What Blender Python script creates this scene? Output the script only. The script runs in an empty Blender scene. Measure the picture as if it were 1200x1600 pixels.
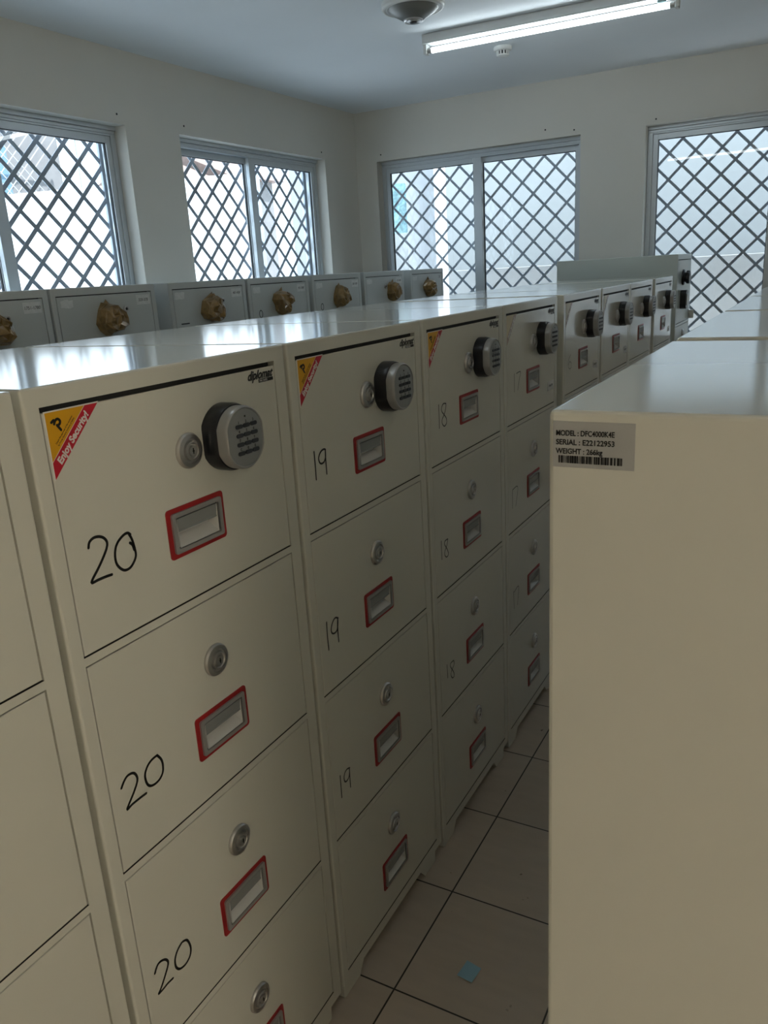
import bpy, bmesh, math, random
from mathutils import Vector, Matrix
random.seed(7)
C = bpy.context.scene.collection
scene = bpy.context.scene

# ------------------------------------------------------------------ camera, world, sun, exposure
cam_d = bpy.data.cameras.new('camera')
cam = bpy.data.objects.new('camera', cam_d); C.objects.link(cam)
cam_d.sensor_fit = 'HORIZONTAL'; cam_d.sensor_width = 36.0; cam_d.lens = 1243.3 / 1200 * 36
cam_d.clip_start = 0.02; cam_d.clip_end = 200
RT = Vector((0.87814265, 0.47504156, -0.05657741)); DN = Vector((0.08870782, -0.27790136, -0.95650497)); FW = Vector((-0.47010255, 0.83492895, -0.28617694))
m = Matrix((RT, -DN, -FW)).transposed().to_4x4()
m.translation = Vector((0.8434, -0.6274, 1.5981))
cam.matrix_world = m
scene.camera = cam

world = bpy.data.worlds.new('sky'); scene.world = world; world.use_nodes = True
bg = world.node_tree.nodes['Background']
bg.inputs[0].default_value = (0.68, 0.85, 1.0, 1); bg.inputs[1].default_value = 2.9

sun_d = bpy.data.lights.new('sun', 'SUN'); sun_d.energy = 9.0; sun_d.angle = math.radians(0.6); sun_d.color = (0.98, 0.99, 1.0)
sun = bpy.data.objects.new('sun', sun_d); C.objects.link(sun)
sun.rotation_euler = Vector((0.53, 0.06, 0.85)).to_track_quat('Z', 'Y').to_euler()
TUBE_STRENGTH = 11.0

scene.view_settings.view_transform = 'Standard'; scene.view_settings.look = 'None'
scene.view_settings.gamma = 1; scene.view_settings.use_curve_mapping = False
scene.view_settings.exposure = 0.46
try:
    scene.cycles.use_denoising = True
    scene.cycles.max_bounces = 10; scene.cycles.diffuse_bounces = 6; scene.cycles.transparent_max_bounces = 12
    scene.cycles.caustics_reflective = False; scene.cycles.caustics_refractive = False
    scene.cycles.sample_clamp_indirect = 6
except Exception:
    pass

# ------------------------------------------------------------------ materials
def mat(name, col, rough=0.5, metal=0.0, bump=None, var=None, coat=0.0, emit=None, spec=0.5):
    M = bpy.data.materials.new(name); M.use_nodes = True
    nt = M.node_tree; b = nt.nodes['Principled BSDF']
    b.inputs['Base Color'].default_value = (*col, 1); b.inputs['Roughness'].default_value = rough
    b.inputs['Metallic'].default_value = metal; b.inputs['Specular IOR Level'].default_value = spec
    if coat: b.inputs['Coat Weight'].default_value = coat; b.inputs['Coat Roughness'].default_value = 0.1
    tc = nt.nodes.new('ShaderNodeTexCoord')
    if var:                                    # (scale, amount): slight colour unevenness of the material itself
        n = nt.nodes.new('ShaderNodeTexNoise'); n.inputs['Scale'].default_value = var[0]; n.inputs['Detail'].default_value = 5
        nt.links.new(tc.outputs['Object'], n.inputs['Vector'])
        r = nt.nodes.new('ShaderNodeValToRGB'); a = var[1]
        r.color_ramp.elements[0].position = 0.3; r.color_ramp.elements[1].position = 0.7
        r.color_ramp.elements[0].color = (*[c * (1 - a) for c in col], 1); r.color_ramp.elements[1].color = (*[min(1, c * (1 + a)) for c in col], 1)
        nt.links.new(n.outputs['Fac'], r.inputs['Fac']); nt.links.new(r.outputs['Color'], b.inputs['Base Color'])
    if bump:                                   # (scale, strength)
        n = nt.nodes.new('ShaderNodeTexNoise'); n.inputs['Scale'].default_value = bump[0]; n.inputs['Detail'].default_value = 3
        nt.links.new(tc.outputs['Object'], n.inputs['Vector'])
        bp = nt.nodes.new('ShaderNodeBump'); bp.inputs['Strength'].default_value = bump[1]; bp.inputs['Distance'].default_value = 0.002
        nt.links.new(n.outputs['Fac'], bp.inputs['Height']); nt.links.new(bp.outputs['Normal'], b.inputs['Normal'])
    if emit:
        b.inputs['Emission Color'].default_value = (*emit[0], 1); b.inputs['Emission Strength'].default_value = emit[1]
    return M

M = {}
M['cream'] = mat('cream_enamel', (0.685, 0.68, 0.61), 0.15, coat=0.7)
M['grey'] = mat('grey_enamel', (0.50, 0.525, 0.515), 0.3, var=(3, 0.04))
M['tallgrey'] = mat('pale_grey_enamel', (0.47, 0.51, 0.48), 0.28)
M['shade_black'] = mat('black_and_gap_shade', (0.008, 0.008, 0.008), 0.7)  # black for small parts and for shade put into the gaps
M['red'] = mat('red_plastic', (0.32, 0.012, 0.014), 0.35)
M['silver'] = mat('silver_plastic', (0.37, 0.37, 0.365), 0.33, metal=0.4)
M['silverdark'] = mat('grey_plastic', (0.29, 0.305, 0.31), 0.4, metal=0.2)
M['flap'] = mat('dark_grey_plastic', (0.27, 0.285, 0.285), 0.38, metal=0.15)
M['cup'] = mat('lit_grey_plastic', (0.72, 0.72, 0.71), 0.35)  # paler than the frame: light on the upturned cup floor kept in the colour
M['steel'] = mat('brushed_steel', (0.55, 0.54, 0.53), 0.3, metal=0.95)
M['black'] = mat('black_plastic', (0.008, 0.009, 0.013), 0.32)
M['keyblack'] = mat('key_rubber', (0.03, 0.035, 0.045), 0.5)
M['ink'] = mat('black_marker_ink', (0.006, 0.006, 0.006), 0.45)
M['inkfaint'] = mat('faded_marker_ink', (0.035, 0.035, 0.034), 0.45)
M['yellow'] = mat('yellow_vinyl', (0.70, 0.36, 0.012), 0.3)
M['stred'] = mat('red_vinyl', (0.48, 0.012, 0.03), 0.3)
M['stwhite'] = mat('white_vinyl', (0.75, 0.74, 0.72), 0.4)
M['stpale'] = mat('pale_yellow_vinyl', (0.60, 0.52, 0.36), 0.25)  # paler version of the sticker colours
M['stpalered'] = mat('pale_red_vinyl', (0.42, 0.33, 0.30), 0.25)
M['paperlabel'] = mat('paper_label', (0.66, 0.67, 0.66), 0.6, var=(60, 0.06))
M['silverlabel'] = mat('silver_foil_label', (0.42, 0.425, 0.42), 0.5, metal=0.1)
M['kraft'] = mat('brown_packing_tape', (0.25, 0.155, 0.055), 0.28, var=(30, 0.4), coat=0.3)
M['wall'] = mat('beige_wall_paint', (0.66, 0.64, 0.585), 0.75, bump=(60, 0.25), var=(1.6, 0.03))
M['reveal'] = M['wall']
M['ceil'] = mat('white_ceiling_paint', (0.82, 0.855, 0.885), 0.8, bump=(40, 0.15), var=(0.9, 0.03))
M['alu'] = mat('anodised_aluminium', (0.56, 0.60, 0.63), 0.38, metal=0.45)
M['seal'] = mat('black_glazing_seal', (0.01, 0.012, 0.015), 0.6)
M['grille'] = mat('glare_grey_steel_grille', (0.52, 0.58, 0.67), 0.5)  # grey paint lightened further to carry the window glare
M['whiteplastic'] = mat('white_plastic', (0.70, 0.71, 0.69), 0.4)
M['lampbody'] = mat('white_lamp_enamel', (0.66, 0.68, 0.68), 0.35)
M['fixgrey'] = mat('grey_fixture_cone', (0.20, 0.20, 0.19), 0.35, metal=0.3)
M['tube'] = mat('fluorescent_tube', (0.9, 0.9, 0.9), 0.4, emit=((0.84, 0.95, 1.0), TUBE_STRENGTH))
M['filltube'] = mat('added_warm_fill_tube', (0.9, 0.9, 0.85), 0.4, emit=((1.0, 0.90, 0.72), 138.0))
M['note'] = mat('blue_paper', (0.30, 0.52, 0.66), 0.7)
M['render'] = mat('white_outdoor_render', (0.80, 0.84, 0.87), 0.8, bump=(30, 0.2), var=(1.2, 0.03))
M['shaderender'] = mat('shaded_white_render', (0.42, 0.42, 0.41), 0.8, bump=(30, 0.2), var=(1.2, 0.03))  # darker copy of the white render, with its shade in the colour
M['column'] = mat('pale_column_paint', (0.74, 0.76, 0.80), 0.7)
M['ground'] = mat('pale_concrete', (0.62, 0.63, 0.64), 0.85, var=(2, 0.08))
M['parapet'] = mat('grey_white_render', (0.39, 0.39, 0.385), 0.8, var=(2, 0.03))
M['housegrey'] = mat('grey_house_wall', (0.15, 0.147, 0.147), 0.8, var=(5, 0.1))
M['housepale'] = mat('pale_house_wall', (0.34, 0.36, 0.385), 0.8)
M['roofbrown'] = mat('brown_roof_tiles', (0.19, 0.13, 0.11), 0.8, var=(8, 0.2))
M['windowdark'] = mat('dark_house_window', (0.12, 0.2, 0.26), 0.15)
M['teal'] = mat('teal_netting', (0.42, 0.66, 0.70), 0.7, var=(25, 0.3))

g = bpy.data.materials.new('window_glass'); g.use_nodes = True; nt = g.node_tree; nt.nodes.clear()
out = nt.nodes.new('ShaderNodeOutputMaterial'); mx = nt.nodes.new('ShaderNodeMixShader'); tr = nt.nodes.new('ShaderNodeBsdfTransparent')
gl = nt.nodes.new('ShaderNodeBsdfGlossy'); fr = nt.nodes.new('ShaderNodeFresnel'); fr.inputs['IOR'].default_value = 1.5
tr.inputs['Color'].default_value = (0.93, 0.97, 0.985, 1); gl.inputs['Roughness'].default_value = 0.01
nt.links.new(fr.outputs[0], mx.inputs[0]); nt.links.new(tr.outputs[0], mx.inputs[1]); nt.links.new(gl.outputs[0], mx.inputs[2]); nt.links.new(mx.outputs[0], out.inputs[0])
M['glass'] = g

def tile_material():
    Mt = bpy.data.materials.new('beige_floor_tiles'); Mt.use_nodes = True; nt = Mt.node_tree; b = nt.nodes['Principled BSDF']
    tc = nt.nodes.new('ShaderNodeTexCoord'); mp = nt.nodes.new('ShaderNodeMapping'); mp.inputs['Location'].default_value = (-0.0899, -0.6253, 0)
    nt.links.new(tc.outputs['Object'], mp.inputs['Vector'])
    br = nt.nodes.new('ShaderNodeTexBrick'); br.offset = 0; br.squash = 1
    br.inputs['Scale'].default_value = 1; br.inputs['Brick Width'].default_value = 0.3365; br.inputs['Row Height'].default_value = 0.3365
    br.inputs['Mortar Size'].default_value = 0.0022; br.inputs['Mortar Smooth'].default_value = 0.1
    br.inputs['Color1'].default_value = (0.56, 0.475, 0.395, 1); br.inputs['Color2'].default_value = (0.52, 0.445, 0.375, 1); br.inputs['Mortar'].default_value = (0.03, 0.025, 0.02, 1)
    nt.links.new(mp.outputs[0], br.inputs['Vector'])
    n = nt.nodes.new('ShaderNodeTexNoise'); n.inputs['Scale'].default_value = 7; n.inputs['Detail'].default_value = 6
    mp2 = nt.nodes.new('ShaderNodeMapping'); mp2.inputs['Scale'].default_value = (1, 4, 1)
    nt.links.new(tc.outputs['Object'], mp2.inputs['Vector']); nt.links.new(mp2.outputs[0], n.inputs['Vector'])
    r = nt.nodes.new('ShaderNodeValToRGB'); r.color_ramp.elements[0].color = (0.86, 0.86, 0.86, 1); r.color_ramp.elements[1].color = (1.1, 1.1, 1.1, 1)
    nt.links.new(n.outputs['Fac'], r.inputs['Fac'])
    mu = nt.nodes.new('ShaderNodeMix'); mu.data_type = 'RGBA'; mu.blend_type = 'MULTIPLY'; mu.inputs[0].default_value = 1
    nt.links.new(br.outputs['Color'], mu.inputs[6]); nt.links.new(r.outputs['Color'], mu.inputs[7])
    n2 = nt.nodes.new('ShaderNodeTexNoise'); n2.inputs['Scale'].default_value = 24; n2.inputs['Detail'].default_value = 2
    nt.links.new(tc.outputs['Object'], n2.inputs['Vector'])
    r2 = nt.nodes.new('ShaderNodeValToRGB'); r2.color_ramp.elements[0].position = 0.235; r2.color_ramp.elements[0].color = (0.3, 0.26, 0.2, 1)
    r2.color_ramp.elements[1].position = 0.27; r2.color_ramp.elements[1].color = (1, 1, 1, 1)
    nt.links.new(n2.outputs['Fac'], r2.inputs['Fac'])
    mu2 = nt.nodes.new('ShaderNodeMix'); mu2.data_type = 'RGBA'; mu2.blend_type = 'MULTIPLY'; mu2.inputs[0].default_value = 1
    nt.links.new(mu.outputs[2], mu2.inputs[6]); nt.links.new(r2.outputs['Color'], mu2.inputs[7])
    nt.links.new(mu2.outputs[2], b.inputs['Base Color']); b.inputs['Roughness'].default_value = 0.42
    bp = nt.nodes.new('ShaderNodeBump'); bp.inputs['Strength'].default_value = 0.4; bp.inputs['Distance'].default_value = 0.002; bp.invert = True
    nt.links.new(br.outputs['Fac'], bp.inputs['Height']); nt.links.new(bp.outputs['Normal'], b.inputs['Normal'])
    return Mt
M['tiles'] = tile_material()

# ------------------------------------------------------------------ mesh helpers
def add_box(bm, lo, hi, bevel=0.0, seg=2):
    x0, y0, z0 = lo; x1, y1, z1 = hi
    v = [bm.verts.new(p) for p in ((x0,y0,z0),(x1,y0,z0),(x1,y1,z0),(x0,y1,z0),(x0,y0,z1),(x1,y0,z1),(x1,y1,z1),(x0,y1,z1))]
    f = [bm.faces.new([v[i] for i in q]) for q in ((0,3,2,1),(4,5,6,7),(0,1,5,4),(1,2,6,5),(2,3,7,6),(3,0,4,7))]
    if bevel:
        es = list({e for fa in f for e in fa.edges})
        bmesh.ops.bevel(bm, geom=es, offset=bevel, segments=seg, profile=0.5, affect='EDGES')

def add_prism(bm, pts, ext, to3):
    """closed outline pts (a,b) extruded between ext[0], ext[1]; to3(a,b,c) gives the point"""
    a = [bm.verts.new(to3(p[0], p[1], ext[0])) for p in pts]; b = [bm.verts.new(to3(p[0], p[1], ext[1])) for p in pts]
    n = len(pts)
    bm.faces.new(a[::-1]); bm.faces.new(b)
    for i in range(n): bm.faces.new((a[i], a[(i+1) % n], b[(i+1) % n], b[i]))

def add_lathe(bm, prof, axis='x', seg=40, shape=None):
    """profile of (radius, height) pairs turned about an axis; shape(angle) scales the radius"""
    rings = []
    for r, h in prof:
        ring = []
        for k in range(seg):
            t = 2 * math.pi * k / seg; q = r * (shape(t) if shape else 1)
            a, b = q * math.cos(t), q * math.sin(t)
            ring.append(bm.verts.new((h, a, b) if axis == 'x' else (a, b, h)))
        rings.append(ring)
    for i in range(len(rings) - 1):
        for k in range(seg):
            bm.faces.new((rings[i][k], rings[i][(k+1) % seg], rings[i+1][(k+1) % seg], rings[i+1][k]))
    bm.faces.new(rings[0][::-1]); bm.faces.new(rings[-1])

def add_tube(bm, a, b, r, seg=16):
    a, b = Vector(a), Vector(b); d = (b - a).normalized(); s = d.cross(Vector((0, 0, 1)) if abs(d.z) < .9 else Vector((1, 0, 0))).normalized(); t = d.cross(s)
    ra = [bm.verts.new(a + r * (math.cos(2*math.pi*k/seg) * s + math.sin(2*math.pi*k/seg) * t)) for k in range(seg)]
    rb = [bm.verts.new(b + r * (math.cos(2*math.pi*k/seg) * s + math.sin(2*math.pi*k/seg) * t)) for k in range(seg)]
    for k in range(seg): bm.faces.new((ra[k], ra[(k+1) % seg], rb[(k+1) % seg], rb[k]))
    bm.faces.new(ra[::-1]); bm.faces.new(rb)

def mesh_of(bm, name, material, smooth=False):
    bmesh.ops.recalc_face_normals(bm, faces=bm.faces[:])
    me = bpy.data.meshes.new(name); bm.to_mesh(me); bm.free()
    me.materials.append(material)
    if smooth:
        me.shade_smooth()
        try: me.set_sharp_from_angle(angle=math.radians(32))
        except Exception: pass
    return me

def place(name, me, parent=None, loc=(0, 0, 0), rot=(0, 0, 0), mtx=None):
    o = bpy.data.objects.new(name, me); C.objects.link(o)
    if parent: o.parent = parent
    o.location = loc; o.rotation_euler = rot
    if mtx is not None: o.matrix_local = mtx
    return o

def obj(name, bm, material, parent=None, loc=(0, 0, 0), rot=(0, 0, 0), smooth=False):
    return place(name, mesh_of(bm, name, material, smooth), parent, loc, rot)

def empty(name, label, cat, loc=(0, 0, 0), rotz=0, group=None):
    o = bpy.data.objects.new(name, None); C.objects.link(o); o.empty_display_size = 0.1
    o.location = loc; o.rotation_euler = (0, 0, rotz); o['label'] = label; o['category'] = cat
    if group: o['group'] = group
    return o

def tag(o, label, cat, group=None):
    o['label'] = label; o['category'] = cat
    if group: o['group'] = group
    return o

def struct(o):
    o['kind'] = 'structure'; return o

def B(): return bmesh.new()

def text_mesh(body, size, shear=0.0, bold=0.0, name='lettering', material=None, align='LEFT'):
    cu = bpy.data.curves.new(name, 'FONT'); cu.body = body; cu.size = size; cu.shear = shear; cu.offset = bold
    cu.align_x = align; cu.extrude = 0.00015; cu.resolution_u = 4
    t = bpy.data.objects.new(name, cu); C.objects.link(t)
    bpy.context.view_layer.update()
    me = bpy.data.meshes.new_from_object(t.evaluated_get(bpy.context.evaluated_depsgraph_get()))
    bpy.data.objects.remove(t); me.materials.clear(); me.materials.append(material)
    return me

def on_front(y, z, x, ang=0.0):
    """matrix that stands flat lettering on a +X facing front, reading towards +Y"""
    return Matrix.Translation((x, y, z)) @ Matrix(((0, 0, 1, 0), (1, 0, 0, 0), (0, 1, 0, 0), (0, 0, 0, 1))) @ Matrix.Rotation(ang, 4, 'Z')

def smooth_line(p, k=5):
    o = []
    P = [p[0]] + p + [p[-1]]
    for i in range(1, len(P) - 2):
        for j in range(k):
            t = j / k; a, b, c, d = [Vector(q) for q in P[i-1:i+3]]
            o.append(0.5 * ((2*b) + (c-a)*t + (2*a-5*b+4*c-d)*t*t + (3*b-a-3*c+d)*t**3))
    o.append(Vector(p[-1])); return o

def ribbon(strokes, w, x=0.0004, h=0.0003):
    bm = B()
    for s in strokes:
        L = smooth_line(s)
        pts_l, pts_r = [], []
        for i, q in enumerate(L):
            d = (L[min(i+1, len(L)-1)] - L[max(i-1, 0)])
            d = d.normalized() if d.length > 1e-7 else Vector((1, 0)); n = Vector((-d.y, d.x)) * w / 2
            pts_l.append(q + n); pts_r.append(q - n)
        vl = [bm.verts.new((x, q.x, q.y)) for q in pts_l]; vr = [bm.verts.new((x, q.x, q.y)) for q in pts_r]
        for i in range(len(L) - 1): bm.faces.new((vl[i], vr[i], vr[i+1], vl[i+1]))
        for q in (L[0], L[-1]):
            bm.faces.new([bm.verts.new((x + 0.00005, q.x + w/2*math.cos(t*math.pi/5), q.y + w/2*math.sin(t*math.pi/5))) for t in range(10)])
    return bm

# ------------------------------------------------------------------ the room
XW, YW, ZC, TH = -2.644, 5.45, 2.835, 0.24
XR, YB = 3.6, -2.8
WZ0, WZ1 = 0.95, 2.46
LWIN = [(1.32, 2.93), (3.362, 4.972)]
BWIN = [(-2.456, -0.812), (-0.366, 1.278)]

bm = B(); add_box(bm, (XW-TH, YB-TH, -0.12), (XR+TH, YW+TH, 0)); struct(obj('floor', bm, M['tiles']))
bm = B(); add_box(bm, (XW-TH-.1, YB-TH, ZC), (XR+TH, YW+TH+.1, ZC+0.2)); struct(obj('ceiling', bm, M['ceil']))

def wall_with_openings(name, lo, hi, wins, tf):
    """one wall mesh from a to b with rectangular openings, tf(u, depth, z)"""
    us = sorted({lo, hi, *[e for w in wins for e in w]}); zs = [0, WZ0, WZ1, ZC]
    bm = B(); vc = {}
    def v(u, d, z):
        k = (u, d, z)
        if k not in vc: vc[k] = bm.verts.new(tf(u, d, z))
        return vc[k]
    def solid(i, j):
        if i < 0 or j < 0 or i >= len(us)-1 or j >= 3: return False
        return not (j == 1 and any(us[i] >= w[0]-1e-6 and us[i+1] <= w[1]+1e-6 for w in wins))
    for i in range(len(us)-1):
        for j in range(3):
            if not solid(i, j): continue
            for d in (0, TH): bm.faces.new((v(us[i],d,zs[j]), v(us[i+1],d,zs[j]), v(us[i+1],d,zs[j+1]), v(us[i],d,zs[j+1])))
            for di, dj, a, b in ((-1,0,(i,j),(i,j+1)),(1,0,(i+1,j),(i+1,j+1)),(0,-1,(i,j),(i+1,j)),(0,1,(i,j+1),(i+1,j+1))):
                if not solid(i+di, j+dj):
                    bm.faces.new((v(us[a[0]],0,zs[a[1]]), v(us[b[0]],0,zs[b[1]]), v(us[b[0]],TH,zs[b[1]]), v(us[a[0]],TH,zs[a[1]])))
    return struct(obj(name, bm, M['wall']))
TL = lambda u, d, z: (XW - d, u, z)
TB = lambda u, d, z: (u, YW + d, z)
wall_with_openings('wall_left', YB-TH, YW, LWIN, TL)
wall_with_openings('wall_back', XW-TH, XR+TH, BWIN, TB)
TF = lambda u, d, z: (u, YB - d, z)
wall_with_openings('wall_front', XW, XR, [], TF)
bm = B(); add_box(bm, (XR, YB-TH, 0), (XR+TH, YW, ZC)); struct(obj('wall_right', bm, M['wall']))

def box_t(bm, tf, a, b, bevel=0.0):
    p, q = tf(*a), tf(*b)
    add_box(bm, [min(i, j) for i, j in zip(p, q)], [max(i, j) for i, j in zip(p, q)], bevel)

def window(n, u0, u1, tf, front_first, phase, edge_bar):
    z0, z1 = WZ0, WZ1; jw, hw = 0.034, 0.05
    bm = B()
    box_t(bm, tf, (u0, 0.085, z0), (u0+jw, 0.165, z1), 0.002); box_t(bm, tf, (u1-jw, 0.085, z0), (u1, 0.165, z1), 0.002)
    box_t(bm, tf, (u0+jw, 0.085, z1-hw), (u1-jw, 0.165, z1), 0.002); box_t(bm, tf, (u0+jw, 0.085, z0), (u1-jw, 0.165, z0+hw), 0.002)
    box_t(bm, tf, (u0, 0.072, z1-0.022), (u1, 0.086, z1), 0.002)            # head bead
    box_t(bm, tf, (u0+0.012, 0.078, z1-0.04), (u1-0.012, 0.086, z1-0.026), 0.002)
    w = struct(obj('window_%d' % n, bm, M['alu']))
    um = (u0 + u1) / 2; sw = 0.034; rail = 0.036; ov = 0.033
    for side in (0, 1):
        a, b = (u0+jw, um+ov) if side == 0 else (um-ov, u1-jw)
        d0 = 0.092 if (side == 0) == front_first else 0.127; d1 = d0 + 0.03
        sl = sw if side == 0 else 0.066; sr = 0.066 if side == 0 else sw
        za, zb = z0+hw, z1-hw
        bm = B()
        box_t(bm, tf, (a, d0, za), (a+sl, d1, zb), 0.0015); box_t(bm, tf, (b-sr, d0, za), (b, d1, zb), 0.0015)
        box_t(bm, tf, (a+sl, d0, zb-rail), (b-sr, d1, zb), 0.0015); box_t(bm, tf, (a+sl, d0, za), (b-sr, d1, za+0.05), 0.0015)
        s = obj('sash', bm, M['alu'], w)
        bm = B(); e = 0.004
        for p, q in (((a+sl, za+.05), (a+sl+e, zb-rail)), ((b-sr-e, za+.05), (b-sr, zb-rail)), ((a+sl+e, zb-rail-e), (b-sr-e, zb-rail)), ((a+sl+e, za+.05), (b-sr-e, za+.05+e))):
            box_t(bm, tf, (p[0], d0+0.008, p[1]), (q[0], d1-0.008, q[1]))
        obj('glazing_seal', bm, M['seal'], s)
        bm = B(); dm = (d0+d1)/2
        bm.faces.new([bm.verts.new(tf(*p)) for p in ((a+sl-.004, dm, za+.046), (b-sr+.004, dm, za+.046), (b-sr+.004, dm, zb-rail+.004), (a+sl-.004, dm, zb-rail+.004))])
        obj('glass_pane', bm, M['glass'], s)
    # security grille outside the glass: two crossing sets of flat bars
    bm = B(); per = 0.172; hwid = 0.0115 if edge_bar > 0.02 else 0.009; dg = 0.195
    ga, gb, gz0, gz1 = u0+0.004, u1-0.004, z0+0.004, z1-0.004
    for sgn in (1, -1):
        c0 = phase[0] - sgn * phase[1]
        for k in range(-25, 26):
            c = c0 + k * per                                   # line u - sgn*z = c
            pts = []
            for z in (gz0, gz1):
                u = c + sgn * z
                if ga <= u <= gb: pts.append((u, z))
            for u in (ga, gb):
                z = (u - c) / sgn
                if gz0 < z < gz1: pts.append((u, z))
            if len(pts) < 2: continue
            pts = sorted(pts)[:2] if len(pts) == 2 else [min(pts), max(pts)]
            (ua, zA), (ub, zB) = pts; L = math.hypot(ub-ua, zB-zA)
            if L < 0.02: continue
            nx, nz = -(zB-zA)/L*hwid, (ub-ua)/L*hwid
            d0 = dg if sgn == 1 else dg + 0.004
            add_prism(bm, [(ua+nx, zA+nz), (ua-nx, zA-nz), (ub-nx, zB-nz), (ub+nx, zB+nz)], (d0, d0+0.004), lambda p, q, r: tf(p, r, q))
    for p, q in (((u0, z0), (u0+edge_bar, z1)), ((u1-edge_bar, z0), (u1, z1)), ((u0+edge_bar, z1-.012), (u1-edge_bar, z1)), ((u0+edge_bar, z0), (u1-edge_bar, z0+.02))):
        box_t(bm, tf, (p[0], dg-0.004, p[1]), (q[0], dg+0.012, q[1]))
    obj('security_grille', bm, M['grille'], w)
    return w

window(1, *LWIN[0], TL, False, (2.40, 2.275), 0.03)
window(2, *LWIN[1], TL, False, (3.85, 2.36), 0.03)
window(3, *BWIN[0], TB, True, (-1.05, 2.29), 0.012)
window(4, *BWIN[1], TB, True, (-0.067, 2.291), 0.012)

# ------------------------------------------------------------------ outside
bm = B(); add_box(bm, (-40, -30, -0.4), (30, 40, -0.15)); struct(obj('ground', bm, M['ground']))
def boundary():
    bm = B()
    z = lambda y: 2.432 + 0.1248 * (y - 4.282)
    add_prism(bm, [(-5, -0.15), (8.0, -0.15), (8.0, z(8.0)), (-5, z(-5))], (-5.65, -5.5), lambda a, b, c: (c, a, b))
    return tag(obj('boundary_wall', bm, M['render']), 'sunlit white boundary wall outside the left windows', 'wall')
boundary()
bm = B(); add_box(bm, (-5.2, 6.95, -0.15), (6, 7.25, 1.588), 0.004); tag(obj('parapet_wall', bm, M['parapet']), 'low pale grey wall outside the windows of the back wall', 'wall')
t = empty('neighbouring_building', 'tall plain white building behind the low wall outside the back windows', 'building', (1, 8.2, -0.15))
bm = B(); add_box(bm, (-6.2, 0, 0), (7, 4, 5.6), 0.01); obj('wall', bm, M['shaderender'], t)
bm = B(); add_box(bm, (-6.3, -0.08, 5.6), (7.1, 4.1, 5.75), 0.01); obj('roof_edge', bm, M['housepale'], t)

# houses beyond the boundary wall on the left
def house(name, label, x, y, w, d, h, wallm, wins):
    t = empty(name, label, 'house', (x, y, -0.15))
    bm = B(); add_box(bm, (-d, 0, 0), (0, w, h)); obj('walls', bm, wallm, t)
    bm = B(); add_prism(bm, [(-d-.4, h), (.4, h), (-d/2, h+1.0)], (-.3, w+.3), lambda a, b, c: (a, c, b)); obj('roof', bm, M['roofbrown'], t)
    for y0, z0, y1, z1 in wins:
        bm = B(); add_box(bm, (0, y0, z0), (0.03, y1, z1)); f = obj('window', bm, M['windowdark'], t)
    return t
house('house', 'grey house over the white wall, seen through the near left window', -10.2, 4.4, 4.7, 5, 5.2, M['housegrey'], [(0.6, 3.1, 1.4, 4.0), (2.9, 3.1, 3.7, 4.0)])
house('house', 'pale brown-roofed house over the wall, in the left pane of the second left window', -16.0, 18.9, 1.7, 4, 4.5, M['housepale'], [(0.5, 3.3, 1.2, 4.2)])
house('house', 'grey brown-roofed house right of the pale one, beyond the second left window', -16.6, 21.4, 2.4, 4, 5.0, M['housegrey'], [(0.7, 3.6, 1.6, 4.6)])
# chain-link panel over the grey house's face
bm = B()
for k in range(-30, 60):
    for sg in (1, -1):
        pts = []
        c = k * 0.16
        for z in (2.7, 4.35):
            u = c + sg * (z - 2.7)
            pts.append((u, z))
        (a, za), (b, zb) = pts
        lo, hi = 0.0, 4.4
        if max(a, b) < lo or min(a, b) > hi or min(a, b) < lo or max(a, b) > hi: continue
        add_tube(bm, (0, a, za), (0, b, zb), 0.008, 5)
t = empty('mesh_screen', 'pale wire mesh screen standing in front of the grey house', 'fence', (-9.6, 4.55, -0.15))
obj('wire_mesh', bm, M['housepale'], t)
bm = B()
for y in (0, 2.2, 4.4): add_tube(bm, (0.0, y, 0), (0.0, y, 4.4), 0.03, 10)
add_tube(bm, (0, 0, 4.37), (0, 4.4, 4.37), 0.02, 8); add_tube(bm, (0, 0, 2.68), (0, 4.4, 2.68), 0.02, 8)
obj('screen_frame', bm, M['alu'], t)

# pale column and a bundle of teal netting outside the left end of the first back window
bm = B(); add_box(bm, (-2.56, 6.15, -0.15), (-2.28, 6.4, 3.6), 0.006); tag(obj('concrete_column', bm, M['column']), 'pale square column outside the left pane of the back wall window', 'column')
def net_bundle():
    bm = B(); seg, rows = 26, 22; rings = []
    for j in range(rows):
        f = j / (rows-1); z = 1.95 + 0.42 * f
        r = 0.115 * (0.35 + 0.65 * math.sin(math.pi * min(1, 0.12 + f * 0.86)) ** 0.6)
        rings.append([bm.verts.new((r * (1 + .18*math.sin(5*t + 7*f) + .1*random.uniform(-1, 1)) * math.cos(t) - 2.70, r * (1 + .18*math.sin(4*t - 5*f) + .1*random.uniform(-1, 1)) * math.sin(t) + 6.28, z)) for t in [2*math.pi*k/seg for k in range(seg)]])
    for j in range(rows-1):
        for k in range(seg): bm.faces.new((rings[j][k], rings[j][(k+1) % seg], rings[j+1][(k+1) % seg], rings[j+1][k]))
    bm.faces.new(rings[0][::-1]); bm.faces.new(rings[-1])
    return tag(obj('netting_bundle', bm, M['teal']), 'crumpled teal netting hanging outside beside the pale column', 'netting')
net_bundle()

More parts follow.
